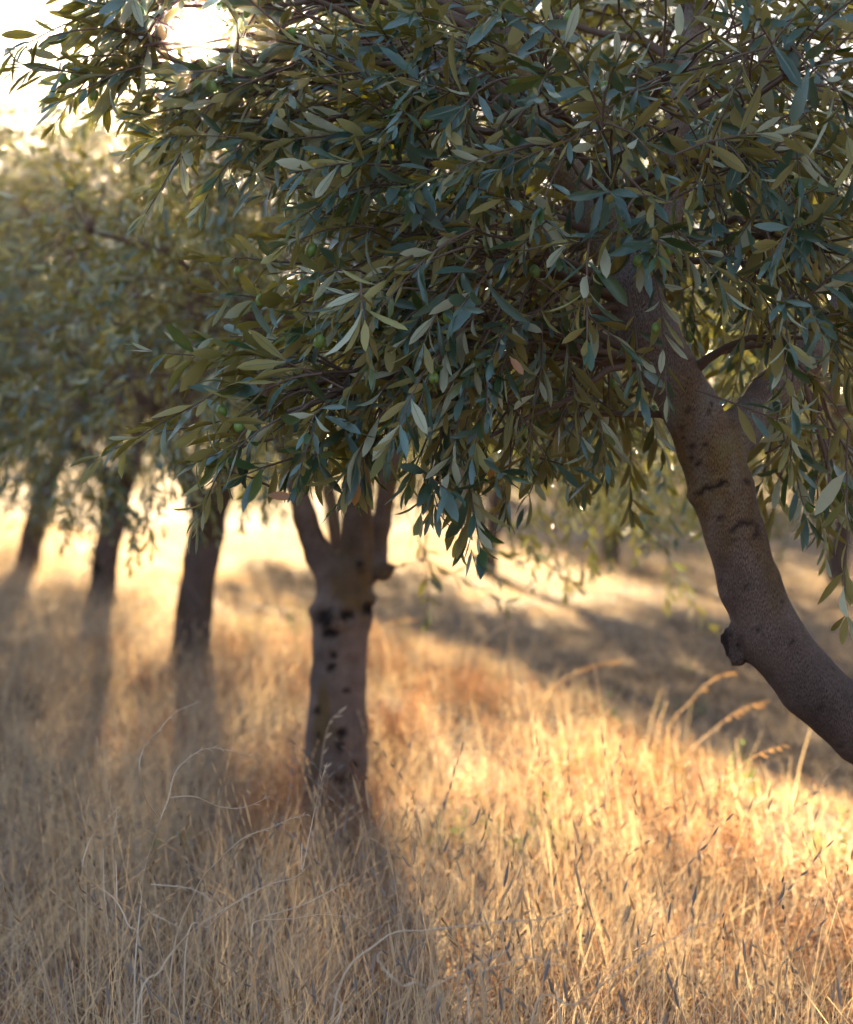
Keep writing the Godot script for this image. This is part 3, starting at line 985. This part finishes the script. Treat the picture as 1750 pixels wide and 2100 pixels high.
	# plain trees: further along the row, the second row, and those on the slope
	var spots := [
		[-4.0, 21.6, 1.2, "olive tree in the row behind the leftmost trunk, mostly cut by the frame"], [-5.3, 25.6, 1.15, "far olive tree near the end of the row on the left"], 
		[2.45, 12.5, 1.0, "olive tree hidden behind the curved trunk with low crown hanging beside it"],
		[1.8, 23.5, 0.95, "slim olive tree of the second row seen under the hanging sprigs"], [0.55, 21.8, 0.9, "second row olive tree standing past the right limb of the forked trunk"], [-0.85, 23.4, 0.95, "second row olive tree hidden behind the forked trunk"], [-1.3, 26.5, 0.7, "second row olive tree seen past the dark straight trunk"], [3.4, 20.0, 1.0, "second row olive tree at the edge behind the curved trunk"],
		[-7.5, 31.0, 1.15, "olive tree closing the row on the far left"], [6.0, 17.0, 1.05, "second row olive tree outside the picture on the right"], [1.0, 40.0, 1.05, "third row olive tree deep behind the hanging sprigs"], [3.4, 37.5, 1.05, "third row olive tree deep behind the curved trunk"], [5.8, 35.0, 1.0, "third row olive tree deep beyond the frame edge on the right"], [0.2, 48.0, 1.1, "fourth row olive tree deep behind the spotted trunk"], [3.0, 46.0, 1.1, "fourth row olive tree deep behind the stub of the curved trunk"]]
	var k := 0
	for s in spots:
		var t := plain_tree(s[0], s[1], s[2], s[3], c1 if k % 2 == 0 else c2, k)
		if s[1] == 12.5:      # its low branch that hangs out towards the row
			var M := Leaves.new()
			var path := bough(M.twigs, Vector3(0, 1.1, 0), Vector3(-1, 0.5, 0), at(1330, 930, 11.6) - t.position, 0.03, 0.008, 6)
			for j in 46:
				var q := at(rnd(1225, 1450), rnd(880, 1010), rnd(11.1, 12.1)) - t.position
				if j % 2 == 0: bough(M.twigs, path[nearest(path, q)], Vector3.DOWN + rdir() * 0.3, q, 0.005, 0.003, 3)
				spray(M, q, Vector3(rnd(-0.7, 0.4), rnd(-0.9, 0.0), rnd(-0.5, 0.5)), rnd(0.2, 0.34), rnd(0.5, 1.3), 0.066, 1, 0.0, 0.024)
			part("foliage", foliage_mesh(M), t).set_meta("kind", "stuff")
			part("twigs", commit(M.twigs, twig_mat), t).set_meta("kind", "stuff")
		k += 1
	for q in [[-1.0, 78.0, 1.3, "farthest olive tree on the slope, low between the spotted trunk and the sprigs"], [7.5, 66.0, 1.2, "olive tree far off on the slope behind the curved trunk"], [13.0, 84.0, 1.4, "olive tree far off on the slope right of all others"]]:
		plain_tree(q[0], q[1], q[2], q[3], c1 if k % 2 == 0 else c2, k)
		k += 1

func plain_tree(x: float, d: float, s: float, label: String, crown: Array, k: int) -> Node3D:
	var t := thing("olive_tree", label, "tree", Vector3(x, ground_y(x, -d), -d), "olive trees of the orchard")
	var b := Buf.new()
	var lean := rnd(-0.12, 0.12)
	var sp := smooth_path(PackedVector3Array([Vector3(0, -0.1, 0), Vector3(lean * 0.3, 0.3, 0), Vector3(lean, 0.75, 0.03), Vector3(lean * 1.2, 1.0, 0)]), PackedFloat32Array([0.11, 0.085, 0.078, 0.085]), 5)
	tube(b, sp[0], sp[1], 12, 0.3)
	for l in 3:
		var a := TAU * l / 3.0 + k
		var lp := smooth_path(PackedVector3Array([Vector3(lean * 1.15, 0.9, 0), Vector3(lean + cos(a) * 0.16, 1.15, sin(a) * 0.16), Vector3(lean + cos(a) * 0.42, 1.6, sin(a) * 0.42)]), PackedFloat32Array([0.06, 0.048, 0.03]), 5)
		tube(b, lp[0], lp[1], 9, 0.2)
	var col := PackedColorArray()
	col.resize(b.v.size())
	col.fill(Color(0.42, 0.38, 0.35))
	b.c = col
	part("trunk", commit(b, bark), t, Transform3D(Basis().scaled(Vector3.ONE * s), Vector3.ZERO))
	var place := Transform3D(Basis.from_euler(Vector3(0, k * 1.7, 0)).scaled(Vector3.ONE * s), Vector3(lean, 0.95, 0) * s)
	part("foliage", crown[0], t, place).set_meta("kind", "stuff")
	part("twigs", crown[1], t, place).set_meta("kind", "stuff")
	return t

# ---------------------------------------------------------------- single plants
func px_line(line: Array, z: float, o: Vector3, wave := 0.02) -> PackedVector3Array:
	var p := PackedVector3Array()
	for k in line.size() / 2:
		p.append(at(line[k * 2], line[k * 2 + 1], z + wave * nz.get_noise_2d(line[k * 2], line[k * 2 + 1] * 3.0) * 8.0) - o)
	return p

func weed(label: String, z: float, lines: Array, m: Material, thick := 0.0012) -> void:
	z -= 0.22
	var first: Array = lines[0]
	var o := at(first[0], first[1], z)
	o.y = ground_y(o.x, o.z)
	var t := thing("dry_weed", label, "weed", o, "curled dead weed stems in the grass")
	for k in lines.size():
		var p := px_line(lines[k], z, o)
		if k == 0:
			p.insert(0, Vector3(p[0].x * 0.5, -0.02, p[0].z))
		var r := PackedFloat32Array()
		for j in p.size():
			r.append(lerpf(thick if k == 0 else thick * 0.75, thick * 0.25, float(j) / (p.size() - 1)))
		var sp := smooth_path(p, r, 6)
		var b := Buf.new()
		tube(b, sp[0], sp[1], 5)
		# the scars of fallen seeds, alternating along the stem
		var q: PackedVector3Array = sp[0]
		for j in range(int(q.size() * 0.35), q.size() - 1, 2):
			var d := (q[j + 1] - q[j]).normalized()
			var s := d.cross(Vector3(0, 0.3, 1)).normalized() * (1.0 if j % 4 < 2 else -1.0)
			spindle(b, q[j], d + s * 0.6, rnd(0.004, 0.009), 0.0014)
		part("stem" if k == 0 else "branch", commit(b, m), t)

func oat(label: String, z: float, line: Array, seeds: int, m: Material) -> void:
	var o := at(line[0], line[1], z)
	o.y = ground_y(o.x, o.z)
	var t := thing("wild_oat", label, "grass stalk", o, "wild oat stalks catching the light")
	var p := px_line(line, z, o, 0.0)
	p.insert(0, Vector3(0, -0.02, 0))
	var r := PackedFloat32Array()
	for j in p.size():
		r.append(lerpf(0.0011, 0.0005, float(j) / (p.size() - 1)))
	var sp := smooth_path(p, r, 8)
	var b := Buf.new()
	tube(b, sp[0], sp[1], 5)
	part("stem", commit(b, m), t)
	var q: PackedVector3Array = sp[0]
	for k in seeds:
		var j := int(lerpf(q.size() * 0.62, q.size() - 2.0, float(k) / maxf(1.0, seeds - 1)))
		var d := (q[mini(j + 1, q.size() - 1)] - q[j]).normalized()
		var e := Buf.new()
		var s := (d * 1.0 + Vector3.DOWN * rnd(0.1, 0.8) + rdir() * 0.5).normalized()
		spindle(e, q[j], s, rnd(0.014, 0.026), rnd(0.003, 0.005))
		part("spikelet", commit(e, m), t)

func plants() -> void:
	var pale := mat(Color(0.62, 0.46, 0.29), 0.75, Color(0.2, 0.15, 0.08))
	var gold := mat(Color(0.6, 0.45, 0.24), 0.6, Color(0.9, 0.68, 0.34))
	weed("tallest curling dead weed, its long hooked arms rising left of the spotted trunk", 3.3, [[276, 2100, 278, 1970, 290, 1845, 300, 1780, 328, 1684, 345, 1640, 360, 1584, 395, 1549, 430, 1534, 480, 1541, 535, 1556], [328, 1680, 300, 1640, 286, 1580, 295, 1534, 325, 1500, 360, 1461, 415, 1438], [351, 1636, 400, 1634, 450, 1654, 500, 1656, 555, 1632]], pale, 0.0013)
	weed("dead weed with thin fork leaning left at the shaded edge", 3.2, [[290, 1990, 262, 1895, 235, 1844, 190, 1809, 170, 1774, 190, 1714, 220, 1680, 245, 1654], [240, 1845, 238, 1770, 233, 1720, 240, 1665], [222, 1900, 214, 1830, 212, 1740]], pale)
	weed("dead weed arching up to the foot of the spotted trunk", 3.35, [[350, 2000, 400, 1830, 450, 1764, 500, 1719, 550, 1699, 600, 1678, 632, 1670], [620, 1730, 620, 1784, 646, 1659, 660, 1600, 671, 1564]], pale)
	weed("dead weed with straight arms slanting to the right across the middle", 3.15, [[380, 1960, 430, 1900, 480, 1855, 550, 1815, 620, 1789, 690, 1690], [517, 1920, 525, 1890, 600, 1884, 665, 1875, 750, 1885], [544, 1880, 625, 1854, 700, 1814, 732, 1788]], pale)
	weed("pale dead weed lying in zigzag at the bottom left of the tangle", 3.0, [[280, 2100, 330, 1990, 360, 1945, 420, 1890, 500, 1840, 560, 1790], [284, 1850, 310, 1872, 345, 1890, 375, 1907], [310, 1814, 360, 1818, 400, 1825, 440, 1850]], pale, 0.0013)
	weed("white dead weed stem running level over the grass in front of the spotted trunk", 2.9, [[680, 2100, 780, 1930, 876, 1908, 950, 1900, 1025, 1890, 1116, 1885, 1155, 1873, 1177, 1855]], pale, 0.0013)
	weed("bleached forked weed curling low at the bottom edge", 2.8, [[962, 2100, 958, 2030, 985, 1995, 1050, 1972, 1125, 1958, 1166, 1935], [1068, 1938, 1076, 1962, 1116, 1973, 1166, 1983], [876, 2030, 960, 1985, 1040, 1950, 1110, 1915]], pale)
	weed("bleached weed with long arm slanting up to the right at the bottom", 2.85, [[1090, 2100, 1180, 2060, 1260, 2000, 1325, 1955, 1410, 1910, 1490, 1870], [1150, 2100, 1145, 2040, 1142, 2010]], pale, 0.0013)
	weed("short bleached weed hooked at the bottom centre", 2.75, [[880, 2100, 820, 2020, 790, 1990, 775, 1965, 782, 1950], [690, 2100, 700, 2060, 672, 2030, 690, 1990, 700, 1960]], pale, 0.0014)
	oat("wild oat nodding in front of the spotted trunk", 4.6, [640, 2000, 648, 1700, 660, 1560, 675, 1485, 695, 1462], 5, pale)
	oat("pale bare stalk standing just left of the spotted trunk base", 4.2, [610, 2000, 630, 1800, 655, 1650, 668, 1570], 3, pale)
	oat("wild oat arching brightly over the lit bank, longest of the row", 8.2, [1090, 1480, 1130, 1415, 1180, 1380, 1230, 1362, 1270, 1357], 8, gold)
	oat("wild oat touching the stub of the curved trunk", 7.0, [1370, 1500, 1420, 1435, 1460, 1395, 1500, 1380], 6, gold)
	oat("wild oat slanting under the curved trunk, second from the stub", 6.6, [1400, 1560, 1460, 1500, 1520, 1455, 1575, 1438], 7, gold)
	oat("long bright oat stalk slanting over the lit grass on the right", 5.4, [1330, 1740, 1400, 1670, 1480, 1600, 1550, 1550, 1612, 1527], 8, gold)
	oat("bright oat stalk lower right, slanting towards the curved trunk", 4.6, [1300, 1900, 1350, 1850, 1420, 1810, 1500, 1775, 1560, 1755], 6, gold)
	oat("wild oat bowing right of the fork, upper one of the bright pair", 9.4, [760, 1420, 800, 1390, 880, 1350, 960, 1330, 1020, 1335], 9, gold)
	oat("wild oat bowing right of the fork, lower one of the bright pair", 9.2, [760, 1440, 820, 1405, 880, 1385, 940, 1370], 8, gold)
	oat("short oat bending beside the spotted trunk near the fork", 9.5, [745, 1330, 780, 1290, 820, 1272, 850, 1272], 6, gold)
	oat("grey oat standing in front of the shaded aisle", 8.6, [990, 1420, 1010, 1380, 1035, 1355, 1052, 1362], 5, pale)
	oat("thin oat rising into the shade behind the lit bank", 9.0, [960, 1360, 1000, 1310, 1030, 1285, 1052, 1275], 4, pale)

# ---------------------------------------------------------------- the whole
func sky_image() -> Image:
	var w := 1024
	var h := 512
	var im := Image.create(w, h, false, Image.FORMAT_RGBF)
	var zen := Vector3(0.27, 0.46, 0.86)
	var hor := Vector3(0.68, 0.75, 0.88)
	for j in h:
		var th := PI * (j + 0.5) / h
		var y := cos(th)
		for i in w:
			var a := TAU * (i + 0.5) / w
			var d := Vector3(sin(a) * sin(th), y, -cos(a) * sin(th))
			var cs := d.dot(sun_dir)
			var ang := acos(clampf(cs, -1, 1))
			var c := hor.lerp(zen, pow(maxf(y, 0.0), 0.55))
			c += Vector3(1.0, 0.80, 0.52) * (2.0 * exp(-ang / 0.25) + 0.12 * maxf(cs, 0.0))
			c += Vector3(1.0, 0.82, 0.5) * 300.0 * exp(-pow(ang / 0.016, 2.0))
			if y < 0.0:
				c = Vector3(0.3, 0.26, 0.2)
			im.set_pixel(i, j, Color(c.x, c.y, c.z))
	return im

func _ready() -> void:
	rng.seed = 7
	nz.seed = 3
	nz.frequency = 1.0
	nz.fractal_octaves = 3
	nz2.seed = 8
	nz2.frequency = 1.0
	sun_dir = look_dir(410, 66).normalized()
	var cam := Camera3D.new()
	cam.name = "camera"
	add_child(cam)
	cam.position = EYE
	cam.rotation = Vector3(-PITCH, 0, 0)
	cam.near = 0.05
	cam.far = 2000.0
	var lens := CameraAttributesPhysical.new()
	lens.frustum_focal_length = 12.0 / tan(atan(1050.0 / F))
	lens.frustum_focus_distance = 3.2
	lens.frustum_far = 2000.0
	lens.exposure_aperture = lens.frustum_focal_length / 15.0
	cam.attributes = lens
	print("fov ", cam.fov, " want ", rad_to_deg(2.0 * atan(1050.0 / F)))
	var env := Environment.new()
	env.background_mode = Environment.BG_SKY
	env.sky = Sky.new()
	var sm := PanoramaSkyMaterial.new()
	sm.panorama = ImageTexture.create_from_image(sky_image())
	env.sky.sky_material = sm
	env.background_energy_multiplier = 0.16
	env.tonemap_mode = Environment.TONE_MAPPER_LINEAR
	env.tonemap_exposure = 10.2
	env.volumetric_fog_enabled = true
	env.volumetric_fog_density = 0.00065
	env.volumetric_fog_albedo = Color(1.0, 0.95, 0.88)
	env.volumetric_fog_anisotropy = 0.992
	env.sdfgi_enabled = true
	env.ssao_enabled = true
	env.ssil_enabled = true
	var we := WorldEnvironment.new()
	we.name = "environment"
	we.environment = env
	add_child(we)
	var sun := DirectionalLight3D.new()
	sun.name = "sun"
	sun.light_color = Color(1.0, 0.875, 0.69)
	sun.light_energy = 1.6
	sun.light_angular_distance = 0.5
	sun.shadow_enabled = true
	add_child(sun)
	sun.look_at_from_position(sun_dir * 50.0, Vector3.ZERO)

	# materials
	var tc := [Color(0.022, 0.060, 0.034), Color(0.056, 0.118, 0.088), Color(0.042, 0.090, 0.032), Color(0.130, 0.205, 0.170), Color(0.12, 0.15, 0.04), Color(0.20, 0.15, 0.04), Color(0.42, 0.14, 0.02)]
	var dc := [Color(0.25, 0.175, 0.045), Color(0.33, 0.255, 0.085), Color(0.40, 0.34, 0.12), Color(0.50, 0.49, 0.31), Color(0.22, 0.20, 0.06), Color(0.26, 0.17, 0.05), Color(0.45, 0.18, 0.03)]
	for k in tc.size():
		tops.append(mat(tc[k], 0.33, Color(0.30, 0.33, 0.09), 0.6))
		downs.append(mat(dc[k], 0.7, Color(0.40, 0.38, 0.10), 0.4))
	vein = mat(Color(0.22, 0.26, 0.15), 0.6)
	bark = mat(Color.WHITE, 0.9, Color.BLACK, 0.3)
	bark.vertex_color_use_as_albedo = true
	bark.albedo_texture = noise_tex(0.045, [[0.0, Color(0.10, 0.08, 0.07)], [0.36, Color(0.42, 0.37, 0.34)], [0.6, Color(0.54, 0.49, 0.46)], [1.0, Color(0.72, 0.66, 0.60)]], 1024, 31)
	bark.uv1_triplanar = true
	bark.uv1_scale = Vector3(13, 3.2, 13)
	bark.heightmap_enabled = true
	bark.heightmap_texture = noise_tex(0.07, [[0.0, Color.BLACK], [1.0, Color.WHITE]], 512, 32)
	bark.heightmap_scale = 0.16
	twig_mat = mat(Color(0.17, 0.115, 0.08), 0.8, Color.BLACK, 0.3)
	olive_mat = mat(Color(0.19, 0.29, 0.06), 0.3, Color.BLACK, 0.5)
	olive_mat.subsurf_scatter_enabled = true
	olive_mat.subsurf_scatter_strength = 0.2
	var sc := [Color(0.52, 0.385, 0.23), Color(0.23, 0.145, 0.07), Color(0.15, 0.058, 0.025), Color(0.19, 0.17, 0.15), Color(0.10, 0.055, 0.03), Color(0.055, 0.11, 0.028)]
	var sb := [Color(0.80, 0.61, 0.35), Color(0.58, 0.41, 0.22), Color(0.36, 0.18, 0.08), Color(0.4, 0.34, 0.26), Color(0.1, 0.05, 0.03), Color(0.13, 0.18, 0.045)]
	for k in sc.size():
		straw.append(mat(sc[k], 0.6, sb[k], 0.4))

	ground()
	trees()
	grass()
	plants()
